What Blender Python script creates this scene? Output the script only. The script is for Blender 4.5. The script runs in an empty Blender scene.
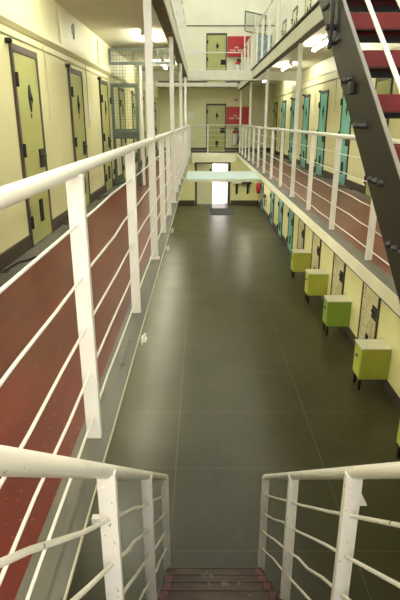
import bpy, math, random
from mathutils import Vector, Matrix
random.seed(7)
SC = bpy.context.scene
COL = SC.collection
E = 3.8                      # eye height above the ground floor
M = 2.45                     # walkway level
U = 5.32                     # upper walkway level
NY, FY = -2.4, 25.0          # near and far end walls
LX, RX = -1.92, 3.2          # walls along the walkways
VL, VR = -0.41, 1.60         # edges of the well between the walkways
GR = 2.76                    # right wall on the ground floor
GL = -1.60

# ------------------------------------------------------------------ materials
def mat(name, color, rough=0.5, metal=0.0, var=0.08, vscale=3.0, bump=0.0, bscale=40.0, spec=0.5,
        chips=None, chip_scale=14.0, chip_at=0.66, stretch=None):
    m = bpy.data.materials.new(name); m.use_nodes = True
    nt = m.node_tree; N = nt.nodes; L = nt.links
    b = N['Principled BSDF']
    b.inputs['Roughness'].default_value = rough
    b.inputs['Metallic'].default_value = metal
    b.inputs['Specular IOR Level'].default_value = spec
    tc = N.new('ShaderNodeTexCoord')
    src = tc.outputs['Object']
    if stretch:
        mp = N.new('ShaderNodeMapping'); mp.inputs['Scale'].default_value = stretch
        L.new(src, mp.inputs['Vector']); src = mp.outputs['Vector']
    nz = N.new('ShaderNodeTexNoise'); nz.inputs['Scale'].default_value = vscale
    nz.inputs['Detail'].default_value = 5.0
    L.new(src, nz.inputs['Vector'])
    rp = N.new('ShaderNodeValToRGB')
    c = color
    rp.color_ramp.elements[0].position = 0.3; rp.color_ramp.elements[1].position = 0.7
    rp.color_ramp.elements[0].color = (c[0]*(1-var), c[1]*(1-var), c[2]*(1-var*1.2), 1)
    rp.color_ramp.elements[1].color = (min(1, c[0]*(1+var)), min(1, c[1]*(1+var)), min(1, c[2]*(1+var)), 1)
    L.new(nz.outputs['Fac'], rp.inputs['Fac'])
    out = rp.outputs['Color']
    if chips:
        n2 = N.new('ShaderNodeTexNoise'); n2.inputs['Scale'].default_value = chip_scale
        n2.inputs['Detail'].default_value = 4.0
        L.new(tc.outputs['Object'], n2.inputs['Vector'])
        r2 = N.new('ShaderNodeValToRGB')
        r2.color_ramp.elements[0].position = chip_at; r2.color_ramp.elements[0].color = (0, 0, 0, 1)
        r2.color_ramp.elements[1].position = chip_at+0.03; r2.color_ramp.elements[1].color = (1, 1, 1, 1)
        L.new(n2.outputs['Fac'], r2.inputs['Fac'])
        mx = N.new('ShaderNodeMixRGB'); mx.inputs['Color2'].default_value = (*chips, 1)
        L.new(r2.outputs['Color'], mx.inputs['Fac']); L.new(out, mx.inputs['Color1'])
        out = mx.outputs['Color']
    L.new(out, b.inputs['Base Color'])
    if bump:
        n3 = N.new('ShaderNodeTexNoise'); n3.inputs['Scale'].default_value = bscale
        L.new(tc.outputs['Object'], n3.inputs['Vector'])
        bp = N.new('ShaderNodeBump'); bp.inputs['Strength'].default_value = bump
        bp.inputs['Distance'].default_value = 0.01
        L.new(n3.outputs['Fac'], bp.inputs['Height']); L.new(bp.outputs['Normal'], b.inputs['Normal'])
    return m

def emit(name, color, strength):
    m = bpy.data.materials.new(name); m.use_nodes = True
    nt = m.node_tree; nt.nodes.clear()
    e = nt.nodes.new('ShaderNodeEmission'); e.inputs['Color'].default_value = (*color, 1)
    e.inputs['Strength'].default_value = strength
    o = nt.nodes.new('ShaderNodeOutputMaterial'); nt.links.new(e.outputs[0], o.inputs[0])
    return m

def concrete():
    """Worn sealed concrete cast in slabs, with pale sawn joints."""
    m = bpy.data.materials.new('sealed_concrete'); m.use_nodes = True
    nt = m.node_tree; N = nt.nodes; L = nt.links; b = N['Principled BSDF']
    tc = N.new('ShaderNodeTexCoord')
    def noise(scale, detail=5):
        n = N.new('ShaderNodeTexNoise'); n.inputs['Scale'].default_value = scale
        n.inputs['Detail'].default_value = detail
        L.new(tc.outputs['Object'], n.inputs['Vector']); return n.outputs['Fac']
    rp = N.new('ShaderNodeValToRGB')
    rp.color_ramp.elements[0].position = .32; rp.color_ramp.elements[1].position = .70
    rp.color_ramp.elements[0].color = (.037, .0345, .0155, 1)
    rp.color_ramp.elements[1].color = (.055, .051, .026, 1)
    L.new(noise(1.1, 8), rp.inputs['Fac'])
    r2 = N.new('ShaderNodeValToRGB')
    r2.color_ramp.elements[0].position = .40; r2.color_ramp.elements[1].position = .75
    r2.color_ramp.elements[0].color = (0, 0, 0, 1); r2.color_ramp.elements[1].color = (.4, .4, .4, 1)
    L.new(noise(9, 6), r2.inputs['Fac'])
    mx = N.new('ShaderNodeMixRGB'); mx.inputs['Color2'].default_value = (.066, .062, .035, 1)
    L.new(r2.outputs['Color'], mx.inputs['Fac']); L.new(rp.outputs['Color'], mx.inputs['Color1'])
    sx = N.new('ShaderNodeSeparateXYZ'); L.new(tc.outputs['Object'], sx.inputs[0])
    def math_(op, a, bv):
        n = N.new('ShaderNodeMath'); n.operation = op
        if hasattr(a, 'links'): L.new(a, n.inputs[0])
        else: n.inputs[0].default_value = a
        if hasattr(bv, 'links'): L.new(bv, n.inputs[1])
        else: n.inputs[1].default_value = bv
        return n.outputs[0]
    def joint(axis, off, pitch, w):
        a = math_('ADD', sx.outputs[axis], -off + pitch*20 + pitch/2)
        a = math_('MODULO', a, pitch)
        a = math_('SUBTRACT', a, pitch/2)
        a = math_('ABSOLUTE', a, 0)
        return math_('LESS_THAN', a, w)
    j = math_('MAXIMUM', joint(0, -.29, 1.72, .006), joint(1, 3.78, 1.22, .004))
    j = math_('MULTIPLY', j, .4)
    m2 = N.new('ShaderNodeMixRGB'); m2.inputs['Color2'].default_value = (.17, .165, .12, 1)
    L.new(j, m2.inputs['Fac']); L.new(mx.outputs['Color'], m2.inputs['Color1'])
    L.new(m2.outputs['Color'], b.inputs['Base Color'])
    rr = N.new('ShaderNodeMapRange'); rr.inputs['To Min'].default_value = .27; rr.inputs['To Max'].default_value = .40
    b.inputs['Specular IOR Level'].default_value = .24
    L.new(noise(1.6, 2), rr.inputs['Value']); L.new(rr.outputs['Result'], b.inputs['Roughness'])
    return m

X = {}
X['wall'] = mat('cream_wall_paint', (.74, .715, .43), .45, var=.05, vscale=1.2, bump=.12, bscale=25)
X['wall_up'] = mat('pale_wall_paint', (.80, .79, .62), .5, var=.04, vscale=1.2, bump=.1, bscale=25)
X['wall_g'] = mat('yellow_cream_wall_paint', (.86, .82, .44), .42, var=.06, vscale=1.5, bump=.1, bscale=25)
X['ceil'] = mat('ceiling_paint', (.76, .73, .60), .6, var=.05, vscale=.8)
X['floor'] = concrete()
X['red'] = mat('red_floor_paint', (.118, .016, .013), .36, spec=.4, var=.25, vscale=2.0, stretch=(3, .5, 1), chips=(.19, .06, .048), chip_scale=34, chip_at=.65)
X['grey'] = mat('grey_floor_paint', (.125, .12, .105), .5, var=.3, vscale=5.0, chips=(.065, .06, .05), chip_scale=9, chip_at=.64, stretch=(1, .3, 1))
X['skirt'] = mat('brown_skirting_paint', (.055, .036, .026), .45, var=.15)
X['fascia'] = mat('cream_steel_paint', (.76, .72, .56), .45, var=.05, vscale=3)
X['fascia_w'] = mat('white_steel_paint', (.80, .78, .68), .45, var=.06, vscale=3)
X['rust'] = mat('rusty_brown_steel', (.16, .11, .075), .7, var=.5, vscale=12)
X['white'] = mat('white_gloss_paint', (.82, .80, .76), .30, var=.03, vscale=5, bump=.05, bscale=60)
X['chip'] = mat('chipped_white_gloss_paint', (.82, .79, .73), .33, var=.04, vscale=6, bump=.1, bscale=50, chips=(.10, .075, .05), chip_scale=42, chip_at=.665)
X['olive'] = mat('olive_door_paint', (.42, .44, .15), .30, var=.07, vscale=2)
X['olive_far'] = X['olive']
X['teal'] = mat('teal_door_paint', (.15, .49, .44), .30, var=.08, vscale=3)
X['blue'] = mat('blue_grey_door_paint', (.20, .30, .36), .4, var=.06)
X['creamdoor'] = mat('cream_door_paint', (.72, .68, .46), .4, var=.06)
X['rustdoor'] = mat('rust_stained_cream_paint', (.64, .57, .36), .5, var=.2, vscale=5, chips=(.24, .16, .08), chip_scale=26, chip_at=.61, stretch=(2, 2, .5))
X['frame'] = mat('dark_brown_iron', (.060, .042, .034), .45, var=.2, vscale=8)
X['black'] = mat('black_iron', (.018, .016, .015), .45, spec=.25, var=.2, vscale=8)
X['lime'] = mat('lime_green_cabinet_paint', (.47, .49, .085), .35, var=.07, vscale=4)
X['lime2'] = mat('leaf_green_cabinet_paint', (.24, .36, .055), .35, var=.07, vscale=4)
X['top'] = mat('white_laminate', (.88, .87, .78), .3, var=.06, vscale=9, chips=(.55, .5, .38), chip_scale=20, chip_at=.68)
X['strg'] = mat('umber_stringer_paint', (.020, .017, .013), .5, spec=.15, var=.18, vscale=4)
X['strg_edge'] = mat('worn_grey_steel_edge', (.22, .21, .195), .4, metal=.3, var=.15, vscale=9)
X['tread'] = mat('red_tread_paint', (.115, .007, .007), .5, spec=.2, var=.2, vscale=5)
X['treadw'] = mat('worn_brown_tread_paint', (.062, .036, .025), .6, var=.35, vscale=7, chips=(.15, .11, .075), chip_scale=10, chip_at=.63, stretch=(.5, 3, 1))
X['treadr'] = mat('dull_red_step_paint', (.14, .03, .028), .5, var=.4, vscale=14, chips=(.05, .03, .02), chip_scale=20, chip_at=.55)
X['gate'] = mat('grey_green_gate_paint', (.085, .112, .088), .4, var=.08)
X['wire'] = mat('galvanised_wire', (.22, .24, .19), .5, metal=.2, var=.1)
X['bolt'] = mat('dark_bolt_steel', (.03, .03, .032), .35, metal=.3, var=.1)
X['firered'] = mat('fire_red_paint', (.46, .012, .018), .38, var=.08)
X['paper'] = mat('white_paper', (.80, .80, .74), .7, var=.03)
X['turq'] = mat('pale_turquoise_paint', (.66, .82, .81), .35, var=.04)
X['rubber'] = mat('dark_mat_rubber', (.035, .033, .03), .85, var=.2, vscale=40)
X['lens'] = emit('fluorescent_glow', (1.0, .97, .79), 85.0)
X['house'] = mat('lamp_housing_enamel', (.8, .78, .68), .4, var=.02)
X['sky'] = emit('daylit_glazing', (.97, 1.0, .95), 1.8)  # glow of the added roof skylight
X['sky2'] = emit('daylit_end_window', (1.0, .97, .92), 7.5)  # glow of the added window behind the camera
X['ext'] = mat('pale_yard_render', (.8, .76, .72), .8, var=.05)
X['extpink'] = mat('pink_yard_render', (.8, .58, .53), .8, var=.05)
X['yard'] = mat('pale_yard_paving', (.7, .7, .74), .8, var=.08)
X['dkwood'] = mat('dark_stained_wood', (.07, .045, .03), .5, var=.3, vscale=10)

# ------------------------------------------------------------------ mesh builder
class MB:
    def __init__(s): s.v = []; s.f = []; s.m = []; s.sm = []
    def _add(s, vs, fs, mi, smooth=False):
        o = len(s.v); s.v += [tuple(v) for v in vs]
        for f in fs: s.f.append([i+o for i in f]); s.m.append(mi); s.sm.append(smooth)
    def box(s, x0, x1, y0, y1, z0, z1, mi=0):
        v = [(x0,y0,z0),(x1,y0,z0),(x1,y1,z0),(x0,y1,z0),(x0,y0,z1),(x1,y0,z1),(x1,y1,z1),(x0,y1,z1)]
        s._add(v, [(0,3,2,1),(4,5,6,7),(0,1,5,4),(1,2,6,5),(2,3,7,6),(3,0,4,7)], mi); return s
    def prism(s, pts, vec, mi=0):
        n = len(pts); vec = Vector(vec); a = [Vector(p) for p in pts]
        nrm = Vector((0,0,0))
        for i in range(n): nrm += a[i].cross(a[(i+1) % n])
        if nrm.dot(vec) > 0: a.reverse()
        vs = a + [p+vec for p in a]
        fs = [list(range(n)), list(range(2*n-1, n-1, -1))]
        for i in range(n): j = (i+1) % n; fs.append((j, i, n+i, n+j))
        s._add(vs, fs, mi); return s
    def beam(s, p0, p1, w, h, up=(0,0,1), mi=0):
        p0, p1 = Vector(p0), Vector(p1); d = (p1-p0).normalized(); u = Vector(up)
        r = d.cross(u).normalized(); u = r.cross(d)
        q = [p0-r*w/2-u*h/2, p0+r*w/2-u*h/2, p0+r*w/2+u*h/2, p0-r*w/2+u*h/2]
        return s.prism(q, p1-p0, mi)
    def tube(s, pts, r, n=10, mi=0, radii=None):
        P = [Vector(p) for p in pts]; k = len(P); rings = []
        ref = Vector((0,0,1))
        d0 = (P[1]-P[0]).normalized()
        if abs(d0.dot(ref)) > .9: ref = Vector((1,0,0))
        vs = []
        for i in range(k):
            d = ((P[i]-P[i-1]).normalized() if i else Vector()) + ((P[i+1]-P[i]).normalized() if i < k-1 else Vector())
            d.normalize(); a = d.cross(ref).normalized(); b = d.cross(a)
            rr = radii[i] if radii else r
            for j in range(n):
                t = 2*math.pi*j/n; vs.append(P[i]+a*math.cos(t)*rr+b*math.sin(t)*rr)
        fs = []
        for i in range(k-1):
            for j in range(n):
                j2 = (j+1) % n; fs.append((i*n+j, i*n+j2, (i+1)*n+j2, (i+1)*n+j))
        s._add(vs, fs, mi, True)
        s._add(vs[:n], [list(range(n-1, -1, -1))], mi); s._add(vs[-n:], [list(range(n))], mi)
        return s
    def channel(s, x, y, z0, z1, w=.065, d=.035, t=.008, mi=0):
        """vertical steel channel: web faces -Y, flanges run back to +Y"""
        p = [(x-w/2,y),(x+w/2,y),(x+w/2,y+d),(x+w/2-t,y+d),(x+w/2-t,y+t),(x-w/2+t,y+t),(x-w/2+t,y+d),(x-w/2,y+d)]
        return s.prism([(a,b,z0) for a,b in p], (0,0,z1-z0), mi)

def build(name, mb, mats, parent=None, bevel=0, local=False):
    me = bpy.data.meshes.new(name)
    off = Vector((0,0,0))
    if parent is not None and not local: off = Vector(parent['_o'])
    me.from_pydata([(v[0]-off[0], v[1]-off[1], v[2]-off[2]) for v in mb.v], [], mb.f)
    if not isinstance(mats, (list, tuple)): mats = [mats]
    for m in mats: me.materials.append(X[m] if isinstance(m, str) else m)
    me.polygons.foreach_set('material_index', mb.m)
    me.polygons.foreach_set('use_smooth', mb.sm)
    me.update()
    o = bpy.data.objects.new(name, me); COL.objects.link(o)
    if parent is not None:
        o.parent = parent
        if not local: o['_o'] = tuple(off)
    if bevel:
        b = o.modifiers.new('bevel', 'BEVEL'); b.width = bevel; b.segments = 2
        b.limit_method = 'ANGLE'; b.angle_limit = math.radians(40)
    return o

ROOTS = []
def tag(o, label, cat, group=None, kind=None):
    o['label'] = label; o['category'] = cat
    if group: o['group'] = group
    if kind: o['kind'] = kind
    return o
def empty(name, loc, label, cat, group=None, kind=None, rz=0):
    o = bpy.data.objects.new(name, None); COL.objects.link(o)
    o.location = loc; o.rotation_euler = (0, 0, rz); o.empty_display_size = .1
    o['_o'] = tuple(loc); ROOTS.append(o)
    return tag(o, label, cat, group, kind)
def struct(name, mb, mats, label, cat, bevel=0):
    return tag(build(name, mb, mats, bevel=bevel), label, cat, kind='structure')
def clone(root, loc, label, rz=None, group=None):
    """copy a thing with its parts and sub-parts, sharing mesh data"""
    r = root.copy(); COL.objects.link(r); r.location = loc
    if rz is not None: r.rotation_euler = (0, 0, rz)
    r['label'] = label
    if group: r['group'] = group
    ROOTS.append(r)
    for ch in list(root.children):
        c = ch.copy(); COL.objects.link(c); c.parent = r
        for g in list(ch.children):
            d = g.copy(); COL.objects.link(d); d.parent = c
    return r
ORD = ['first','second','third','fourth','fifth','sixth','seventh','eighth','ninth','tenth','eleventh','twelfth','thirteenth']

# ------------------------------------------------------------------ shell
struct('floor', MB().box(GL-.3, RX+.2, NY, FY+.25, -.15, 0), 'floor', 'grey green polished concrete floor of the ground level hall with slab joints', 'floor')

LD = [6.10, 8.48, 10.87, 13.27, 15.65, 18.0, 20.4, 22.75]       # left walkway doors (centres)
RD = [9.72, 12.0, 14.3, 16.6, 18.9, 21.1, 23.4]                 # right walkway doors
GD = [7.88, 9.90, 12.0, 13.92, 15.62, 17.75, 19.95, 23.4]       # ground floor doors, right
UD = [8.2, 10.5, 12.8, 15.1, 17.4, 19.7, 22.0]                  # upper right doors
DW = .86; DH = 2.09

w = MB(); w.box(LX-.25, LX, NY, FY, M-.15, 9.6); w.box(LX-.25, GL, NY, FY, 0, M-.15)
struct('wall_left', w, 'wall', 'long cream painted wall of cell doors along the left walkway', 'wall')
w = MB(); w.box(RX, RX+.25, NY, FY, M-.15, U-.04); w.box(RX, RX+.25, NY, FY, U-.04, 9.6, 1); w.box(GR, RX+.25, NY, FY, 0, M-.15, 2)
struct('wall_right', w, ['wall', 'wall_up', 'wall_g'], 'long cream painted wall of cell doors along the right side', 'wall')
w = MB()                                                          # far end wall with the ground floor doorway cut through
w.box(LX-.25, -.28, FY, FY+.25, 0, M-.15, 2); w.box(1.40, RX+.25, FY, FY+.25, 0, M-.15, 2); w.box(-.28, 1.40, FY, FY+.25, 1.98, M-.15, 2)
w.box(LX-.25, RX+.25, FY, FY+.25, M-.15, U-.04, 0); w.box(LX-.25, RX+.25, FY, FY+.25, U-.04, 9.6, 1)
struct('wall_far', w, ['wall', 'wall_up', 'wall_g'], 'end wall of the hall holding the stacked central doors and open doorway', 'wall')
w = MB(); w.box(LX-.25, -1.2, NY-.25, NY, 0, 9.6); w.box(2.5, RX+.25, NY-.25, NY, 0, 9.6); w.box(-1.2, 2.5, NY-.25, NY, 0, 3.4); w.box(-1.2, 2.5, NY-.25, NY, 7.6, 9.6)
struct('wall_back', w, 'wall', 'cream end wall behind the stair landing', 'wall')
b = empty('window_1', (.65, NY-.15, 3.4), 'tall daylit window in the end wall behind the stair landing', 'window', kind='structure')  # unseen window added to brighten the near posts and rails
build('pane', MB().box(-1.2, 2.5, NY-.2, NY-.16, 3.4, 7.6), 'sky2', b)
f = MB()
for xx in (-1.2, -.3, .6, 1.5, 2.44): f.box(xx, xx+.06, NY-.14, NY-.06, 3.4, 7.6)
for zz in (3.4, 4.8, 6.2, 7.54): f.box(-1.2, 2.5, NY-.13, NY-.07, zz, zz+.06)
build('window_frame', f, 'white', b)
# roof with an unseen skylight, added and widened to light the hall
SX0, SX1, SY0, SY1 = LX+.05, RX-.05, 4.0, 24.6
w = MB(); w.box(LX-.25, SX0, NY-.25, FY+.25, 9.6, 9.8); w.box(SX1, RX+.25, NY-.25, FY+.25, 9.6, 9.8)
w.box(SX0, SX1, NY-.25, SY0, 9.6, 9.8); w.box(SX0, SX1, SY1, FY+.25, 9.6, 9.8)
struct('ceiling', w, 'wall_up', 'pale roof ceiling above the top walkway level', 'ceiling')
b = empty('window_2', (.6, 15, 9.72), 'wide glazed roof skylight above the open well of the hall', 'skylight', kind='structure')
build('pane', MB().box(SX0, SX1, SY0, SY1, 9.72, 9.76), 'sky', b)
f = MB()
for k in range(13):
    yy = SY0 + (SY1-SY0)*k/12; f.box(SX0, SX1, yy-.03, yy+.03, 9.62, 9.70)
build('window_frame', f, 'white', b)

# walkway slabs: painted strips along the edge and along the wall, red middle
def slab(name, x_edge, x_wall, label):
    s = 1 if x_wall > x_edge else -1
    def strip(mb, a, c, z0, z1, mi, y0=NY, y1=FY): mb.box(min(a,c), max(a,c), y0, y1, z0, z1, mi)
    mb = MB()
    e1 = x_edge + s*.145; w1 = x_wall - s*.22
    strip(mb, x_edge, e1, M-.03, M+.0, 1); strip(mb, e1, w1, M-.03, M-.002, 0, NY, 19.4)
    strip(mb, e1, w1, M-.03, M-.002, 1, 19.4, FY); strip(mb, w1, x_wall, M-.03, M+.0, 1)
    strip(mb, x_edge + s*(.02 if s > 0 else .25), x_wall, M-.145, M-.03, 2)
    return struct(name, mb, ['red', 'grey', 'ceil'], label, 'floor')
slab('floor_left', VL, LX, 'red painted floor of the left walkway with grey edge strips')
slab('floor_right', VR, RX, 'red painted floor of the right walkway with grey edge strips')
mb = MB().box(VL+.012, VR-.012, 24.0, FY, M-.03, M, 0); mb.box(VL+.012, VR-.012, 24.05, FY, M-.18, M-.03, 1)
struct('floor_far', mb, ['grey', 'ceil'], 'narrow grey gallery floor across the far end of the well', 'floor')
mb = MB().box(VL+.012, VR-.012, NY, .535, M-.15, M)
struct('floor_near', mb, ['grey'], 'grey landing floor at the head of the stairs', 'floor')
# fascias (steel edges) of the walkways
struct('trim_1', MB().box(VL, VL+.004, .54, 24.0, M-.014, M+.004), 'fascia', 'pale thin steel edge trim along the left walkway', 'edge trim')
mb = MB().box(VR-.012, VR, .54, 24.0, M-.125, M+.004, 0); mb.box(VR-.004, VR+.02, .54, 24.0, M-.145, M-.125, 1)  # dark strip below the fascia is the gap's shadow put into colour
struct('trim_2', mb, ['fascia', 'frame'], 'cream steel fascia along the edge of the right walkway floor', 'edge trim')
struct('trim_3', MB().box(VL+.012, VR-.012, 23.985, 24.0, M-.18, M+.004), 'fascia', 'cream fascia under the far gallery at walkway level', 'edge trim')
mb = MB().box(VL, VR, 24.12, 24.22, M-.42, M-.18)
struct('trim_4', mb, 'fascia', 'dull cream beam set back below the far gallery', 'beam')
# upper slabs = ceilings of the walkways
struct('ceiling_left', MB().box(LX, VL, NY, 17.9, U-.035, U).box(LX, VL, 24.0, FY, U-.035, U), 'ceil', 'cream ceiling above the left walkway', 'ceiling')
struct('ceiling_right', MB().box(VR, RX, NY, FY, U-.035, U), 'ceil', 'cream ceiling above the right walkway with tube lights', 'ceiling')
struct('ceiling_far', MB().box(VL, VR, 24.0, FY, U-.1, U), 'ceil', 'shaded ceiling slab above the far gallery', 'ceiling')
mb = MB().box(VL-.012, VL, NY, 17.7, U-.25, U+.03, 0); mb.box(VL-.15, VL-.012, NY, 17.7, U-.26, U-.25, 1)
mb.box(VL-.15, VL-.138, NY, 17.7, U-.25, U-.035, 1)
struct('trim_5', mb, ['fascia_w', 'rust'], 'white steel fascia with rusty brown underside edging the upper left walkway', 'edge beam')
mb = MB().box(VR, VR+.012, NY, 24.0, U-.25, U+.03, 0); mb.box(VR+.012, VR+.13, NY, 24.0, U-.26, U-.25, 1)
mb.box(VR+.118, VR+.13, NY, 24.0, U-.25, U-.035, 1); mb.box(VR-.012, VR+.0, NY, 24.0, U+.005, U+.03, 1)
struct('trim_6', mb, ['fascia_w', 'frame'], 'white steel fascia with dark lips edging the upper right walkway', 'edge beam')
struct('trim_7', MB().box(LX, VR, 23.985, 24.0, U-.12, U+.035), 'fascia_w', 'white fascia of the far gallery at the upper level', 'edge beam')
struct('trim_8', MB().box(LX, RX, 17.7, 17.95, U-.3, U-.036+.02), 'fascia_w', 'pale tie beam crossing the well at the upper walkway level', 'beam', bevel=.01).data
mb = MB().box(VR, 4.0, 4.1, 5.2, U-.12, U)
mb = MB().box(.58, VR-.015, 4.12, 5.2, U-.12, U)
struct('floor_upper', mb, 'grey', 'small landing slab at the head of the upper stair', 'landing')

# wall band, pipes
def skirt(name, doors, plane, s, z, label, h=.15, y0=NY, y1=FY, t=.018):
    mb = MB(); cur = y0
    for c in doors + [None]:
        e = y1 if c is None else c-DW/2-.005
        a, bb = sorted((plane, plane+s*t)); mb.box(a, bb, cur, e, z, z+h)
        if c is not None: cur = c+DW/2+.005
    struct(name, mb, 'skirt', label, 'skirting board')
skirt('baseboard_left', LD, LX, 1, M+.0, 'dark brown skirting between doors along the left walkway')
skirt('baseboard_right', RD, RX, -1, M+.0, 'dark brown skirting between doors along the right walkway')
skirt('baseboard_ground', GD, GR, -1, 0, 'dark brown skirting between doors along the ground floor right wall', h=.17)
mb = MB().box(GL, -.30, FY-.018, FY, 0, .19); mb.box(1.42, GR, FY-.018, FY, 0, .19)
struct('baseboard_far', mb, 'skirt', 'dark brown skirting beside the ground floor doorway', 'skirting board')
mb = MB().box(LX, .24, FY-.018, FY, M, M+.17); mb.box(1.14, RX, FY-.018, FY, M, M+.17)
struct('baseboard_gallery', mb, 'skirt', 'dark brown skirting on the far wall at walkway level', 'skirting board')
mb = MB().box(LX, .24, FY-.018, FY, U, U+.17); mb.box(1.14, RX, FY-.018, FY, U, U+.17)
struct('baseboard_upper', mb, 'skirt', 'dark brown skirting on the far wall at the upper level', 'skirting board')
P = [(LX, NY, E+.99), (LX+.06, NY, E+.975), (LX+.06, NY, E+.93), (LX+.02, NY, E+.89), (LX, NY, E+.88)]
struct('trim_9', MB().prism(P, (0, FY-NY, 0)), 'wall', 'projecting cream moulding along the left wall above the doors', 'moulding')
P = [(RX, NY, E+1.0), (RX-.04, NY, E+.99), (RX-.04, NY, E+.95), (RX, NY, E+.93)]
struct('trim_10', MB().prism(P, (0, FY-NY, 0)), 'wall', 'projecting cream moulding along the right wall above teal doors', 'moulding')
struct('trim_11', MB().tube([(LX, FY-.02, E+3.9), (RX, FY-.02, E+3.9)], .02, 8), 'grey', 'thin grey pipe running across the far wall at the top', 'pipe')
struct('trim_12', MB().box(LX, RX, FY-.03, FY, E+1.0, E+1.05), 'wall', 'thin cream band across the far wall above gallery door', 'moulding')
struct('trim_13', MB().box(VL-1.45, VL-.15, 19.36, 19.6, M-.004, M+.012), 'white', 'white painted threshold strip across the far left walkway', 'threshold')

# wiring on the walls
def conduit(plane, s, z, drops, label, y1=24.5):
    r = empty('conduit', (plane, NY, z), label, 'conduit')
    build('pipe', MB().tube([(plane+s*.012, NY+.1, z), (plane+s*.012, y1, z)], .010, 8), 'wall', r)
    for (y, zl) in drops:
        pts = [(plane+s*.012, y, z+.08), (plane+s*.013, y-.02, z), (plane+s*.012, y+.03, z-.12), (plane+s*.012, y+.02, zl)]
        build('drop_pipe', MB().tube(pts, .008, 6), 'creamdoor', r)
    if s > 0:
        for y in (7.75, 10.5): build('riser_pipe', MB().tube([(plane+.014, y, E+1.0), (plane+.014, y, E+1.42)], .012, 8), 'wall', r)
conduit(LX, 1, E+.81, [(6.9, E-.0), (9.28, E-.1), (11.7, E-.1)], 'thin cable conduit with drops running above the left doors')
conduit(RX, -1, E+1.13, [(10.6, E+.2), (13.1, E+.2), (15.4, E+.2)], 'thin cable conduit running above the teal doors at right')

# ------------------------------------------------------------------ cell doors
def make_door(name, loc, rz, leaf, label, frame='frame', plain=False, w=DW, h=DH):
    root = empty(name, loc, label, 'door', kind='structure', rz=rz)
    L = dict(local=True)
    f = MB(); t = .045
    f.box(-w/2, -w/2+t, -.03, 0, 0, h); f.box(w/2-t, w/2, -.03, 0, 0, h); f.box(-w/2+t, w/2-t, -.03, 0, h-.075, h)
    build('door_frame', f, frame, root, bevel=.004, **L)
    lf = build('door_leaf', MB().box(-w/2+t, w/2-t, -.018, 0, .012, h-.075), leaf, root, **L)
    if plain:
        build('door_handle', MB().box(w/2-.16, w/2-.12, -.05, -.018, .95, 1.12), 'black', lf, local=True, bevel=.006)
        return root
    xl = -w/2; xr = w/2
    for z in () if leaf == 'rustdoor' else (1.75, 1.05, .28):
        hg = MB().box(xl+.005, xl+.085, -.045, -.0305, z-.065, z+.065); hg.tube([(xl+.02, -.05, z-.07), (xl+.02, -.05, z+.07)], .014, 8)
        build('hinge', hg, 'black', root, bevel=.003, **L)
    d = .02; cx, cz = .03, 1.585
    pts = [(cx, -d, cz+.14), (cx+.035, -d, cz+.06), (cx+.085, -d, cz-.01), (cx+.035, -d, cz-.06), (cx, -d, cz-.14), (cx-.035, -d, cz-.07), (cx-.05, -d, cz), (cx-.035, -d, cz+.07)]
    s = MB().prism(pts, (0, -.012, 0)); s.tube([(cx, -.03, cz), (cx, -.045, cz)], .02, 10)
    build('spyhole_plate', s, 'black', root, **L)
    build('number_plate', MB().prism([(cx-.018,-.0185,1.38),(cx+.018,-.0185,1.38),(cx+.018,-.0185,1.43),(cx-.018,-.0185,1.43)], (0,-.004,0)), 'frame', root, **L)
    lk = MB().box(xr-.26, xr-.05, -.036, -.0182, .83, 1.04); lk.box(xr-.20, xr-.06, -.042, -.036, .94, .975); lk.tube([(xr-.17, -.036, .88), (xr-.17, -.044, .88)], .02, 8)
    lo = build('lock_box', lk, 'black', root, bevel=.004, **L)
    build('bolt', MB().tube([(xr-.24, -.05, .955), (xr-.09, -.05, .955)], .013, 8), 'black', lo, local=True)
    sl = MB().box(-.02, .10, -.026, -.0182, .22, .48); sl.box(.0, .08, -.04, -.026, .44, .475); sl.box(.0, .08, -.04, -.026, .225, .26); sl.box(.03, .05, -.045, -.034, .25, .45)
    build('pull_handle', sl, 'black', root, bevel=.003, **L)
    return root
dn = 0
def door(y_or_x, side, leaf, label, **k):
    global dn; dn += 1
    loc, rz = {'L': ((LX, y_or_x, M), math.pi/2), 'R': ((RX, y_or_x, M), -math.pi/2), 'G': ((GR, y_or_x, 0), -math.pi/2),
               'U': ((RX, y_or_x, U), -math.pi/2), 'F': ((y_or_x, FY, M), 0), 'FU': ((y_or_x, FY, U), 0)}[side]
    key = (leaf, k.get('plain'), k.get('w'), k.get('frame'))
    if key in DC:
        r = clone(DC[key], loc, label, rz); r.name = 'door_%d' % dn; return r
    r = make_door('door_%d' % dn, loc, rz, leaf, label, **k); DC[key] = r
    return r
DC = {}
for i, y in enumerate(LD): door(y, 'L', 'olive', 'olive cell door, %s from the camera along the left walkway wall' % ORD[i])
for i, y in enumerate(RD):
    c = 'olive' if i in (0, 6) else 'teal'
    lab = {0: 'olive cell door seen between the steps of the dark stair', 6: 'olive cell door at the far end of the right walkway wall'}.get(i, 'teal cell door on the right walkway, %s teal one from the camera' % ORD[i-1])
    door(y, 'R', c, lab)
for i, y in enumerate(GD):
    if i < 4: door(y, 'G', 'rustdoor', 'rust-stained cream ground floor door, %s from the camera' % ORD[i])
    elif i < 7: door(y, 'G', 'teal', 'teal ground floor door on the right wall, %s teal one from camera' % ORD[i-4])
    else: door(y, 'G', 'teal', 'teal ground floor door in the far right corner')
for i, y in enumerate(UD): door(y, 'U', 'creamdoor', 'pale upper level door above right walkway, %s from the camera' % ORD[i])
door(.69, 'F', 'olive', 'olive door in the far wall beside the red cabinet at walkway level', w=.9)
door(.68, 'FU', 'olive', 'olive door in the far wall at the upper level', w=.9)
door(2.62, 'F', 'creamdoor', 'plain cream door at the far end of right walkway', plain=True, frame='wall', w=.8)
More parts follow.
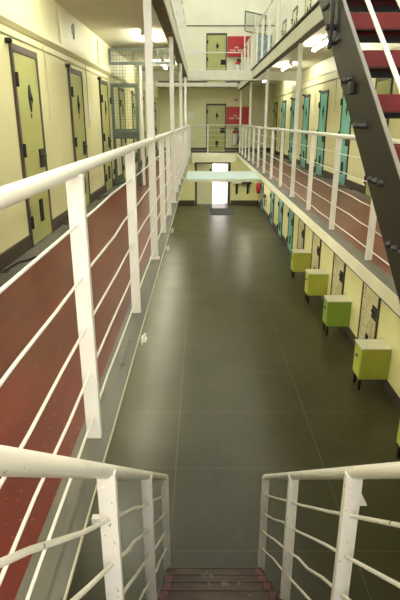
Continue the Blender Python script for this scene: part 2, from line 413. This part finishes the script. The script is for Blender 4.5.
door(2.72, 'FU', 'blue', 'blue grey door at far end of the upper right walkway', plain=True, frame='wall', w=.86)

# black studs on the wall at the upper corner of each door
def call_lamp(loc, rz, label):
    r = empty('call_lamp', loc, label, 'wall lamp', group='black call lamps by the cell doors', rz=rz)
    build('base_plate', MB().tube([(0,0,0),(0,-.012,0)], .028, 14), 'frame', r, local=True)
    build('lamp_cap', MB().tube([(0,-.012,0),(0,-.05,0),(0,-.065,0)], .03, 14, radii=[.026,.026,.016]), 'black', r, local=True)
    return r
p0 = call_lamp((LX, LD[0]-.50, E+.745), math.pi/2, 'black round lamp on wall at upper corner of nearest olive door')
for i, y in enumerate(LD[1:5]): clone(p0, (LX, y-.50, E+.745), 'black round wall lamp beside the %s olive door along the left walkway' % ORD[i+1])
for i, y in enumerate(RD[1:5]): clone(p0, (RX, y+.50, E+.745), 'black round wall lamp beside the %s teal door on right walkway' % ORD[i], rz=-math.pi/2)

# bent black hooks on the floor by the doors
def floor_hook(loc, s, label):
    r = empty('door_hook', loc, label, 'door hook', group='black door hooks on the walkway floors')
    x = s
    build('rod', MB().tube([(0,-.5,.012),(.03*x,-.2,.012),(.09*x,-.12,.012),(.14*x,.02,.012)], .011, 8), 'black', r, local=True)
    build('floor_plate', MB().box(-.03,.03,-.54,-.46,.0,.008), 'black', r, local=True)
    return r
hL = floor_hook((LX+.06, 5.2, M), 1, 'bent black hook on floor before the nearest olive door')
hR = None
for i in range(1, 4): clone(hL, (LX+.06, LD[i]-.9, M), 'bent black floor hook before the %s olive door on the left' % ORD[i])
hR = floor_hook((RX-.07, 11.4, M), -1, 'bent black hook on floor before the nearest teal door')
for i in range(2, 5): clone(hR, (RX-.07, RD[i]-.6, M), 'bent black floor hook before the %s teal door on the right' % ORD[i-1])

# ------------------------------------------------------------------ far ground doorway
r = empty('door_%d' % (dn+1), (.56, FY, 0), 'ground floor double doorway standing open to daylight', 'doorway', kind='structure')
f = MB().box(-.28, -.20, FY-.03, FY+.25, 0, 1.98); f.box(1.27, 1.40, FY-.03, FY+.25, 0, 1.98); f.box(-.20, 1.27, FY-.03, FY+.25, 1.90, 1.98)
build('door_frame', f, 'dkwood', r, bevel=.006)
lf = MB().box(-.20, .55, FY+.03, FY+.075, .01, 1.90)
lo = build('door_leaf', lf, 'creamdoor', r)
br = MB().beam((-.16, FY+.02, .62), (.5, FY+.02, 1.0), .02, .05, up=(0,1,0)); br.box(-.18, .53, FY+.012, FY+.029, .05, .13)
build('brace', br, 'wall', lo)
build('latch', MB().box(.42, .5, FY+.0, FY+.029, 1.55, 1.68), 'black', lo, bevel=.004)
lf = MB().box(1.20, 1.245, FY+.2, FY+.95, .01, 1.90)
build('door_leaf', lf, 'creamdoor', r)
# outside
struct('floor_yard', MB().box(-6, 8, FY+.25, FY+14, -.15, -.02), 'yard', 'pale sunlit yard paving beyond the open doorway', 'paving')
mb = MB().box(-6, 8, FY+9, FY+9.3, -.02, 5, 0); mb.box(1.18, 1.5, FY+8.9, FY+9, -.02, 5, 1)
struct('wall_yard', mb, ['ext', 'extpink'], 'pale yard wall seen through the open doorway', 'wall')

mt = MB().box(.42, 1.45, 22.0, 23.75, 0, .015)
tag(build('door_mat', mt, 'rubber', bevel=.005), 'dark rubber mat on the floor before the open doorway', 'door mat')

# ------------------------------------------------------------------ railings
def wavy(p0, p1, r, amp, n=4):
    p0, p1 = Vector(p0), Vector(p1); pts = [p0]
    for k in range(1, n):
        t = k/n; q = p0.lerp(p1, t); q.z += random.uniform(-amp, amp); q.x += random.uniform(-amp, amp)*.6; pts.append(q)
    return pts
RZ = [-.38, -.595, -.815, -1.03, -1.245]
def railing(xp, posts, base, top, y0, y1, label, rods=RZ, skip=(), amp=.007, rail_r=.026, off=0.0, cat='railing'):
    root = empty('railing', (xp, posts[0], base), label, cat)
    h = top-base
    build('top_rail', MB().tube([(xp, y0, top), (xp, y1, top)], rail_r, 14), 'white', root)
    for y in posts:
        if y in skip: continue
        p = MB().channel(xp, y-.017, base, top-.015)
        p.box(xp-.02, xp+.02, y-.012, y+.012, top-.03, top-.01)
        p.tube([(xp-.012, y-.017, top-.06), (xp-.012, y-.022, top-.06)], .008, 8)
        build('post', p, 'white', root, bevel=.003)
    for k, rz in enumerate(rods):
        z = base + 1.35 + rz if base == M else base + rz
        pts = [Vector((xp, y0, z))]
        ys = [y for y in posts if y0 < y < y1] + [y1]
        cur = y0
        for y in ys:
            a = amp if y < 12 else amp*.6
            if y-cur > .4:
                seg = wavy((xp, cur, z), (xp, y, z), 0, a, 4)
                pts += seg[1:]
            pts.append(Vector((xp, y, z))); cur = y
        build('rod', MB().tube(pts, .006, 7), 'white', root)
    return root
LP = [-.9, .45, 2.0, 3.6, 5.2, 6.5, 7.8, 9.1, 10.43, 11.77, 13.1, 14.4, 15.7, 17.0, 18.3, 19.6, 20.9, 22.2, 23.5]
LCOL = [5.2, 9.1, 13.1, 17.0]
railing(-.48, LP, M, E-.175, -1.6, 23.9, 'white steel railing with wavy rods along the left walkway', skip=LCOL)
RP = [1.98, 3.55, 5.14, 6.72, 8.28, 9.85, 11.4, 12.95, 14.5, 16.05, 17.6, 19.2, 20.75, 22.3, 23.85]
RCOL = [9.85, 14.5, 19.2, 23.85]
railing(1.72, RP, M, E-.175, .3, 23.95, 'cream steel railing with rods along the right walkway', skip=RCOL, amp=.006)
railing(1.72, [y for y in RP], U, U+1.22, 5.3, 23.95, 'pale steel railing along the upper right walkway', rods=[.25, .49, .73, .97], skip=(1.98, 3.55, 5.14), amp=.008)
railing(-.48, LP[:-5], U, U+1.22, -1.6, 17.6, 'pale steel railing along the upper left walkway', rods=[.25, .49, .73, .97], amp=.008)
def far_rail(z, label, rods, posts, dh):
    root = empty('railing', (.6, 24.06, z), label, 'railing')
    build('top_rail', MB().tube([(VL-.04, 24.06, z+dh), (VR+.08, 24.06, z+dh)], .022, 10), 'white', root)
    for x in posts: build('post', MB().channel(x, 24.04, z, z+dh), 'white', root)
    for q in rods: build('rod', MB().tube([(VL, 24.06, z+q), (VR, 24.06, z+q)], .007, 6), 'white', root)
far_rail(M, 'white railing across the far gallery in front of olive door', [.11, .32, .54, .755, .97], [.30], 1.175)
far_rail(U, 'thin white railing across the far gallery at upper level', [.3, .6], [], 1.22)

# columns
def column(x, y, label):
    root = empty('column', (x, y, M), label, 'column', group='slim white steel columns along the walkways')
    c = MB().box(x-.035, x+.035, y-.03, y+.03, M+.01, U-.26)
    build('shaft', c, 'white', root, bevel=.006)
    build('base_plate', MB().box(x-.05, x+.05, y-.045, y+.045, M, M+.012), 'white', root, bevel=.003)
    return root
c0 = column(-.48, LCOL[0], 'slim white column rising from left railing, nearest the camera')
for i, y in enumerate(LCOL[1:]): clone(c0, (-.48, y, M), 'slim white column, %s from the camera along the left railing' % ORD[i+1])
for i, y in enumerate(RCOL): clone(c0, (1.72, y, M), ['slim cream column in the right railing, nearest the dark stair', 'slim cream column, second along the right railing', 'slim cream column, third along the right railing', 'slim cream column at the far corner of the right railing'][i])

# small cleats on the outer lip of the left walkway
def cleat(y, label):
    root = empty('edge_cleat', (VL+.012, y, M-.02), label, 'cleat', group='small white cleats on the left walkway edge')
    m = MB().box(0, .035, -.02, .02, -.02, .0); m.tube([(.02, 0, -.03), (.025, 0, .03)], .010, 8); m.box(0, .012, -.03, .03, -.04, .01)
    build('bracket', m, 'white', root, local=True, bevel=.003); return root
q = cleat(3.17, 'small white cleat on edge of left walkway, nearest camera')
for i, y in enumerate((5.75, 6.75)): clone(q, (VL+.012, y, M-.02), ['small white cleat on left walkway edge beside the nearest column base', 'small white cleat on left walkway edge, farthest of the three'][i])

# ------------------------------------------------------------------ stair going down
S1 = empty('staircase', (.12, 3.41, 0), 'worn red-brown stair with chipped white railings leading down to hall floor', 'staircase')
RISE, GO = M/13, .2395
xa, xb = -.29, .53
for j in range(1, 13):
    yn = 3.41-GO*(j-1); z = RISE*j
    t = MB()
    t.box(xa+.07, xb-.07, yn-.27, yn, z-.04, z, 0); t.box(xa+.005, xa+.07, yn-.27, yn, z-.04, z, 1); t.box(xb-.07, xb-.005, yn-.27, yn, z-.04, z, 1)
    t.box(xa+.01, xb-.01, yn-.012, yn+.004, z-.05, z+.004, 0)
    build('tread', t, ['treadw', 'treadr'], S1, bevel=.006)
    build('riser', MB().box(xa+.01, xb-.01, yn-.275, yn-.255, z, z+RISE-.04), 'treadw', S1)
sl = RISE/GO
def nose(y): return RISE + (3.41-y)*sl
for x in (xa, xb):
    P = [(x-.008, 3.50, 0.0), (x-.008, 3.44, .14), (x-.008, .54, nose(.54)-.05), (x-.008, .54, nose(.54)-.30), (x-.008, 3.2, 0)]
    build('stringer', MB().prism(P, (.016, 0, 0)), 'frame', S1)
def srail(y): return E + .034 - .795*y
def stair_side(x, posts, s):
    build('handrail', MB().tube([(x, -.35, srail(.1)), (x, .1, srail(.1)), (x, 3.56, srail(3.56))], .0235, 14), 'chip', S1)
    for y in posts:
        zb = max(.0, nose(y)-.14)
        p = MB().channel(x, y-.015, zb, srail(y)-.005, w=.058, d=.032)
        for dz in (.05, .075): p.tube([(x-.01, y-.016, srail(y)-dz), (x-.01, y-.021, srail(y)-dz)], .007, 8)
        build('post', p, 'chip', S1, bevel=.003)
    build('post', MB().channel(x, .43, M, srail(.45)-.005, w=.058, d=.032), 'chip', S1, bevel=.003)
    for k in range(4):
        dz = -.185*(k+1) - .0
        pts = []
        ys = [.05] + posts
        for a, c in zip(ys, ys[1:]):
            seg = wavy((x, a, srail(a)+dz), (x, c, srail(c)+dz), 0, .008, 4)
            pts += seg if not pts else seg[1:]
            pts.append(Vector((x, c, srail(c)+dz)))
        pts.append(Vector((x, posts[-1]+.02, srail(posts[-1])+dz)))
        pts = [pts[0]] + [b for a, b in zip(pts, pts[1:]) if (b-a).length > 1e-4]
        build('rod', MB().tube(pts, .0072, 8), 'chip', S1)
stair_side(-.295, [1.34, 2.33, 3.50], -1)
stair_side(.535, [1.50, 2.47, 3.53], 1)
build('tie_bar', MB().box(VL+.014, -.32, 1.50, 1.525, M-.035, M-.012), 'white', S1)
build('gusset', MB().prism([(.565, 1.51, E-1.24), (.60, 1.51, E-1.31), (.565, 1.51, E-1.31)], (0, .02, 0)), 'chip', S1)

# ------------------------------------------------------------------ stair going up (dark stringers, red steps)
S2 = empty('staircase', (1.05, .35, M), 'dark-sided stair with red open steps rising at right', 'staircase')
h2, g2 = (U-M)/16 + .0012, .25
s2 = .7228; x2, x3 = .62, 1.47
for k in range(1, 16):
    yf = 1.85 + (k-7)*g2; z = E-.085 + (k-7)*.1807
    P = [(x2+.03, yf, z), (x2+.03, yf, z-.064), (x2+.03, yf+.02, z-.064), (x2+.03, yf+.03, z-.03), (x2+.03, yf+.25, z-.03), (x2+.03, yf+.262, z-.085), (x2+.03, yf+.28, z-.085), (x2+.03, yf+.28, z)]
    t = MB().prism(P, (x3-x2-.06, 0, 0), 0)
    t.box(x2+.04, x3-.04, yf+.025, yf+.26, z-.036, z-.030, 1); t.box(x2+.031, x3-.031, yf+.262, yf+.281, z-.086, z-.001, 1); t.box(x2+.031, x3-.031, yf+.019, yf+.0215, z-.064, z-.03, 1); t.box(x2+.031, x3-.031, yf+.256, yf+.262, z-.086, z-.03, 1); t.box(x2+.031, x3-.031, yf+.003, yf+.02, z-.068, z-.064, 1)  # black under-faces paint in the shade beneath each step
    tr = build('tread', t, ['tread', 'black'], S2, bevel=.006)
    for xx in (x2+.008, x3-.008-.05):
        build('bracket', MB().box(xx+.022, xx+.05, yf+.03, yf+.24, z-.12, z-.036), 'black', tr)
def low(y): return E + .19 + s2*(y-2.5)
def upp(y): return E + .475 + s2*(y-2.52)
ya, yb = .30, 4.1
for x, s in ((x2, -1), (x3, 1)):
    P = [(x-.006, ya, M), (x-.006, ya, upp(ya)), (x-.006, yb, upp(yb)), (x-.006, yb, low(yb)), (x-.006, ya+.075, M)]
    st = build('stringer', MB().prism(P, (.012 if s < 0 else -.012, 0, 0)), 'strg', S2, bevel=.003)
    xo = x-.007 if s < 0 else x-.007
    P = [(xo, ya, upp(ya)+.0005), (xo, ya, upp(ya)+.008), (xo, yb, upp(yb)+.008), (xo, yb, upp(yb)+.0005)]
    build('flange', MB().prism(P, (.014, 0, 0)), 'strg_edge', st)
    for k in range(2, 16):
        yc = 1.85 + (k-7)*g2 + .02; zc = E-.085 + (k-7)*.1807 - .105
        for i in (-1, 0, 1):
            a = Vector((x, yc+.0 + i*.058 - .035, zc - .008))
            sx = -1 if s < 0 else 1
            bo = MB().tube([a+Vector((sx*.006,0,0)), a+Vector((sx*.012,0,0)), a+Vector((sx*.018,0,0)), a+Vector((sx*.022,0,0))], .01, 8, radii=[.0125,.0125,.010,.006])
            build('bolt', bo, 'bolt', st)
for y in (.75, 2.63, 4.0):
    z0 = low(y)+.03 if y > 1 else M+.05
    p = MB().box(x2-.036, x2-.02, y-.017, y+.017, z0, upp(y)+1.0)
    p.tube([(x2-.006, y, z0+.09), (x2-.05, y, z0+.09)], .014, 8)
    build('post', p, 'black', S2, bevel=.003)
build('bracket', MB().box(x2-.025, x2-.0062, 2.21, 2.265, E+.10, E+.15), 'black', S2, bevel=.006)
def n2(y): return E-.085 + s2*(y-1.85)
for q in (.27, .455, .64, .825):
    build('rod', MB().tube([(x2, .6, n2(.6)+q), (x2, 4.0, n2(4.0)+q)], .0085, 8), 'white', S2)
build('handrail', MB().tube([(x2, .3, n2(.3)+1.02), (x2, 4.1, n2(4.1)+1.02)], .024, 12), 'white', S2)

# ------------------------------------------------------------------ green cabinets on the ground floor
def cabinet(y, paint, label):
    root = empty('cabinet', (GR, y, 0), label, 'cabinet', group='green cabinets along the ground floor wall')
    x0, x1 = 2.33-GR, -.002; d = .33
    B = dict(local=True)
    bd = MB().box(x0, x1, 0, d, .19, .675)
    body = build('body', bd, paint, root, bevel=.006, **B)
    build('top_board', MB().box(x0-.012, x1, -.012, d+.012, .675, .697), 'top', root, bevel=.004, **B)
    dr = MB().box(x0-.008, x0, .02, d-.02, .22, .60); dr.box(x0-.012, x0-.008, .03, d-.03, .605, .62)
    do = build('door', dr, paint, root, bevel=.003, **B)
    build('catch', MB().box(x0-.024, x0-.008, .13, .20, .50, .53), 'black', do, bevel=.003, **B)
    lp = MB().box(x0+.03, x1-.02, -.010, -.0, .575, .592)
    build('rail', lp, paint, root, bevel=.002, **B)
    for yy in (.03, d-.07):
        build('leg', MB().box(x0+.01, x0+.05, yy, yy+.04, 0, .20), 'black', root, bevel=.004, **B)
    return root
ca = cabinet(6.80, 'lime', 'lime green cabinet with white top, nearest whole one to camera')
cb = cabinet(8.88, 'lime2', 'darker leaf green cabinet with white top, second whole one along wall')
clone(ca, (GR, 10.68, 0), 'lime green cabinet with white top standing third along the wall')
clone(ca, (GR, 12.56, 0), 'lime green cabinet with white top, farthest along the wall')
clone(ca, (GR, 4.92, 0), 'lime green cabinet cut off by the right edge of the picture')

# ------------------------------------------------------------------ lights
def lamp(x, y, label):
    root = empty('fluorescent_light', (x, y, U-.035), label, 'ceiling light', group='tube lights under the walkway ceilings')
    B = dict(local=True)
    hs = MB().box(-.035, .035, -.75, .75, -.045, 0)
    build('housing', hs, 'house', root, bevel=.006, **B)
    for s in (-1, 1): build('end_cap', MB().box(-.04, .04, s*.74-.02, s*.74+.02, -.10, -.045), 'house', root, bevel=.004, **B)
    build('tube', MB().tube([(0, -.72, -.072), (0, .72, -.072)], .026, 12), 'lens', root, **B)
    return root
l0 = lamp(-1.0, 10.6, 'glowing tube light on left walkway ceiling before the mesh screen')
clone(l0, (-1.0, 6.0, U-.035), 'tube light on the left walkway ceiling, nearest the camera')
clone(l0, (-1.0, 1.2, U-.035), 'tube light on left walkway ceiling, just beside camera')
clone(l0, (-1.0, 15.2, U-.035), 'glowing tube light on left walkway ceiling behind the mesh screen')
for i, y in enumerate((1.5, 6.4, 11.3, 15.7, 20.6)):
    clone(l0, (2.38, y, U-.035), ['tube light on the right walkway ceiling, just beside the camera', 'tube light on right walkway ceiling behind the dark stair', 'glowing tube light on right ceiling, next beyond the dark stair', 'glowing tube light on right ceiling before the tie beam', 'glowing tube light on right ceiling beyond the tie beam'][i])

for i, y in enumerate((6.3, 9.15, 12.0, 14.8, 17.6, 20.4)):  # alternate lamps, from the first, added for light; others inferred from floor patches
    clone(l0, (-1.15, y, M-.145), 'tube light under the left walkway, %s from the stair foot' % ORD[i], group='tube lights under the left walkway floor')
clone(l0, (1.95, 22.4, M-.145), 'tube light under the far end of the right walkway floor', group='tube lights under the right walkway floor')  # added out of sight to brighten the far ground wall
# ------------------------------------------------------------------ mesh screen and gate on the left walkway
def grid(mb, x0, x1, z0, z1, y, px, pz, r=.0028):
    n = max(1, round((x1-x0)/px))
    for k in range(1, n):
        x = x0+(x1-x0)*k/n; mb.box(x-r, x+r, y-r, y+r, z0, z1)
    n = max(1, round((z1-z0)/pz))
    for k in range(1, n):
        z = z0+(z1-z0)*k/n; mb.box(x0, x1, y-r, y+r, z-r, z+r)
GY = 11.6
r = empty('mesh_screen', (LX+.04, GY, E+.75), 'fixed wire mesh screen under the ceiling above the green gate', 'mesh screen')
f = MB()
f.box(LX+.03, -.53, GY-.02, GY+.02, E+1.09, E+1.15); f.box(LX+.03, -.53, GY-.02, GY+.02, E+1.36, E+1.40)
f.box(LX+.03, LX+.07, GY-.02, GY+.02, E+1.15, E+1.36); f.box(-.57, -.53, GY-.02, GY+.02, E+1.15, E+1.36)
f.box(-1.42, -1.39, GY-.015, GY+.015, E+1.15, E+1.36); f.box(-.9, -.87, GY-.015, GY+.015, E+1.15, E+1.36)
build('frame', f, 'gate', r)
g = MB(); grid(g, LX+.05, -.55, E+1.13, E+1.40, GY, .065, .065); grid(g, LX+.05, -1.25, E+.74, E+1.11, GY, .065, .065)
build('wire_mesh', g, 'wire', r)
r = empty('mesh_gate', (LX+.06, GY, M), 'green steel framed wire mesh gate across the left walkway', 'gate')
f = MB(); gx0, gx1 = LX+.03, -1.32
f.box(gx0, gx0+.06, GY-.025, GY+.025, M, E+.74); f.box(gx1-.06, gx1, GY-.025, GY+.025, M, E+.74)
f.box(gx0, gx1, GY-.03, GY+.03, E+.66, E+.74)
f.box(gx0+.06, gx1-.06, GY-.02, GY+.02, M+.04, M+.10)
build('frame', f, 'gate', r, bevel=.004)
build('lock_panel', MB().box(gx0+.06, gx1-.06, GY-.03, GY+.03, E-.36, E-.16).box(gx0+.1, gx1-.08, GY-.045, GY-.03, E-.24, E-.21), 'gate', r, bevel=.004)
g = MB(); grid(g, gx0+.06, gx1-.06, E-.16, E+.66, GY, .055, .065); grid(g, gx0+.06, gx1-.06, M+.1, E-.36, GY, .055, .065)
build('wire_mesh', g, 'wire', r)
for z in (M+.3, E+.4): build('hinge', MB().tube([(gx0-.008, GY-.03, z-.06), (gx0-.008, GY-.03, z+.06)], .016, 8), 'black', r)
tag(build('gate_post', MB().box(-1.29, -1.23, GY+.03, GY+.09, M, E+1.09), 'white', bevel=.005), 'pale steel post beside the green mesh gate', 'post')
# mesh screen at upper far corner
r = empty('mesh_screen', (1.76, 23.6, U), 'grey mesh panel on posts at far corner of upper right walkway', 'mesh screen')
f = MB(); za, zb = E+3.44, E+4.16
f.beam((1.77, 23.3, zb), (2.72, 24.3, zb), .04, .04); f.beam((1.77, 23.3, za), (2.72, 24.3, za), .035, .035); f.box(2.70, 2.74, 24.28, 24.32, za, zb); f.box(1.75, 1.79, 23.28, 23.32, za, zb)
build('frame', f, 'gate', r)
build('post', MB().box(1.757, 1.797, 23.28, 23.32, U, zb), 'white', r); build('post', MB().box(2.22, 2.26, 23.78, 23.82, U, zb), 'white', r)
g = MB(); n = 20
for k in range(1, n):
    t = k/n; x = 1.77+.95*t; y = 23.3+t; g.box(x-.004, x+.004, y-.004, y+.004, za, zb)
for k in range(1, 14):
    z = za+(zb-za)*k/14; g.beam((1.77, 23.3, z), (2.72, 24.3, z), .008, .008)
build('wire_mesh', g, 'wire', r)

# ------------------------------------------------------------------ turquoise deck across the well
r = empty('bridge_deck', (.6, 15.2, M-.15), 'pale turquoise deck panel bridging the well between the walkways', 'bridge')
build('deck', MB().box(VL+.014, VR-.014, 14.1, 16.2, M-.14, M-.105), 'turq', r, bevel=.004)
f = MB()
for y in (14.15, 15.15, 16.1): f.box(VL+.014, VR-.014, y, y+.05, M-.20, M-.14)
build('joist', f, 'fascia', r)

# ------------------------------------------------------------------ fire gear and small wall things
def stroke_text(root, txt, x, y, z, size, m):
    cu = bpy.data.curves.new('lettering', 'FONT'); cu.body = txt; cu.size = size; cu.align_x = 'CENTER'; cu.extrude = .002
    o = bpy.data.objects.new('lettering', cu); COL.objects.link(o)
    dg = bpy.context.evaluated_depsgraph_get(); me = bpy.data.meshes.new_from_object(o.evaluated_get(dg))
    bpy.data.objects.remove(o)
    o = bpy.data.objects.new('lettering', me); COL.objects.link(o); me.materials.clear(); me.materials.append(X[m])
    o.parent = root; o.location = Vector((x, y, z))-Vector(root['_o']); o.rotation_euler = (math.pi/2, 0, 0)
def hose_box(x0, x1, z0, z1, label):
    r = empty('fire_hose_cabinet', ((x0+x1)/2, FY, z0), label, 'fire cabinet', group='red fire hose cabinets on the far wall')
    build('body', MB().box(x0, x1, FY-.26, FY-.001, z0, z1), 'firered', r, bevel=.012)
    d = build('door', MB().box(x0+.03, x0+.70, FY-.275, FY-.26, z0+.04, z1-.04), 'firered', r, bevel=.004)
    d2 = build('door', MB().box(x0+.72, x1-.02, FY-.275, FY-.26, z0+.04, z1-.04), 'firered', r, bevel=.004)
    build('handle', MB().box(x0+.64, x0+.67, FY-.295, FY-.275, z0+.3, z0+.42), 'black', d)
    stroke_text(r, 'FIRE', x0+.38, FY-.277, z0+.32, .10, 'paper'); stroke_text(r, 'HOSE', x0+.22, FY-.277, z0+.21, .10, 'paper'); stroke_text(r, 'REEL', x0+.53, FY-.277, z0+.21, .10, 'paper')
hose_box(1.16, 2.18, E-.13, E+.60, 'red fire hose cabinet with white lettering at walkway level')
hose_box(1.16, 2.12, E+2.66, E+3.46, 'red fire hose cabinet with white lettering at the upper level')
def extinguisher(loc, rz, s, label):
    r = empty('fire_extinguisher', loc, label, 'fire extinguisher', group='wall mounted fire extinguishers', rz=rz)
    B = dict(local=True); R = .085*s; h = .50*s
    build('cylinder', MB().tube([(0,-R-.02,0),(0,-R-.02,.02*s),(0,-R-.02,h),(0,-R-.02,h+.05*s),(0,-R-.02,h+.07*s)], R, 18, radii=[R*.9,R,R,R*.6,R*.3]), 'firered', r, **B)
    build('label_band', MB().tube([(0,-R-.02,h*.06),(0,-R-.02,h*.9)], R*1.02, 18), 'paper', r, **B)
    v = MB().box(-.02*s, .02*s, -R-.04, -R, h+.07*s, h+.12*s); v.box(-.02*s, .13*s, -R-.035, -R-.005, h+.11*s, h+.14*s); v.box(-.02*s,.11*s,-R-.035,-R-.005,h+.07*s,h+.085*s)
    build('valve_handle', v, 'black', r, bevel=.003, **B)
    build('hose', MB().tube([(.02*s,-R-.05,h+.09*s),(.13*s,-R-.06,h+.02*s),(.15*s,-R-.05,h*.6),(.12*s,-R-.05,h*.2),(.12*s,-R-.05,.03)], .022*s, 8), 'black', r, **B)
    build('wall_bracket', MB().box(-.04, .04, -.03, -.0, h*.5, h*.6), 'black', r, **B)
    return r
e0 = extinguisher((1.55, FY, E-1.10), 0, 1.25, 'red extinguisher with pale label below red cabinet at walkway level')
clone(e0, (1.62, FY, E+1.78), 'red extinguisher below the red cabinet at the upper level')
extinguisher((GR, 21.75, E-3.38), -math.pi/2, .8, 'small red extinguisher with white band on ground floor right wall')
r = empty('hose_reel', (GR, 23.95-.15, E-2.95), 'red round hose reel high on the far right ground wall', 'hose reel')
yy = 24.2; zz = E-2.93
build('drum', MB().tube([(GR-.04,yy,zz),(GR-.06,yy,zz),(GR-.16,yy,zz),(GR-.18,yy,zz)], .2, 22, radii=[.24,.24,.24,.24]), 'firered', r)
build('hub', MB().tube([(GR,yy,zz),(GR-.2,yy,zz)], .05, 12), 'black', r)
r = empty('sign', (1.58, FY, E+.9), 'white wall sign with red symbol above the red cabinet', 'sign')
build('plate', MB().box(1.46, 1.72, FY-.012, FY, E+.80, E+1.0-.002), 'paper', r)
s = MB().box(1.52, 1.60, FY-.016, FY-.012, E+.83, E+.93); s.box(1.63, 1.68, FY-.016, FY-.012, E+.86, E+.97); s.box(1.60,1.63,FY-.016,FY-.012,E+.88,E+.91)
build('symbol', s, 'firered', r)
tag(build('notice', MB().box(-.62, -.28, FY-.01, FY, E+.12, E+.42), 'paper'), 'white paper notice on far wall left of walkway level door', 'notice')
tag(build('notice', MB().box(-.60, -.12, FY-.01, FY, E+2.72, E+2.96), 'paper'), 'white paper notice on far wall left of the upper door', 'notice')
tag(build('notice', MB().box(LX, LX+.008, 9.34, 9.62, E+.03, E+.30), 'paper'), 'small pale notice on the left wall between two olive doors', 'notice')
r = empty('wall_bracket', (LX, 8.6, E+1.2), 'small grey steel plate bracket high on left wall under ceiling', 'bracket')
b_ = MB().box(LX, LX+.012, 8.52, 8.68, E+1.22, E+1.34); b_.box(LX, LX+.02, 8.585, 8.615, E+1.16, E+1.37)
build('plate', b_, 'wire', r, bevel=.003)
# wall shelf by the doorway
r = empty('wall_shelf', (1.95, FY, E-2.9), 'wall shelf on dark brackets beside the open doorway', 'shelf')
build('shelf_board', MB().box(1.93, 2.36, FY-.36, FY, E-2.80, E-2.68), 'black', r, bevel=.006)
build('basin', MB().box(1.5, 1.9, FY-.34, FY, E-2.78, E-2.64).box(1.47, 1.92, FY-.36, FY, E-2.64, E-2.61), 'top', r, bevel=.01)
for x in (1.66, 2.18):
    build('wall_bracket', MB().prism([(x, FY, E-2.80), (x, FY-.3, E-2.80), (x, FY-.05, E-3.3), (x, FY, E-3.3)], (.09, 0, 0)), 'black', r)

# ------------------------------------------------------------------ camera, world
for o in list(COL.objects):
    if '_o' in o.keys(): del o['_o']
cam = bpy.data.cameras.new('camera'); co = bpy.data.objects.new('camera', cam); COL.objects.link(co)
cam.sensor_fit = 'VERTICAL'; cam.sensor_height = 36; cam.lens = 515/600*36; cam.clip_start = .02
p = math.radians(19.17)
co.location = (0, 0, E); co.rotation_euler = (math.pi/2-p, 0, 1/515)
SC.camera = co
wd = bpy.data.worlds.new('world'); SC.world = wd; wd.use_nodes = True
bg = wd.node_tree.nodes['Background']; bg.inputs['Color'].default_value = (.9, .95, 1, 1); bg.inputs['Strength'].default_value = 4.5
SC.view_settings.view_transform = 'Standard'; SC.view_settings.look = 'None'
SC.view_settings.exposure = 0.25; SC.view_settings.gamma = 1.0
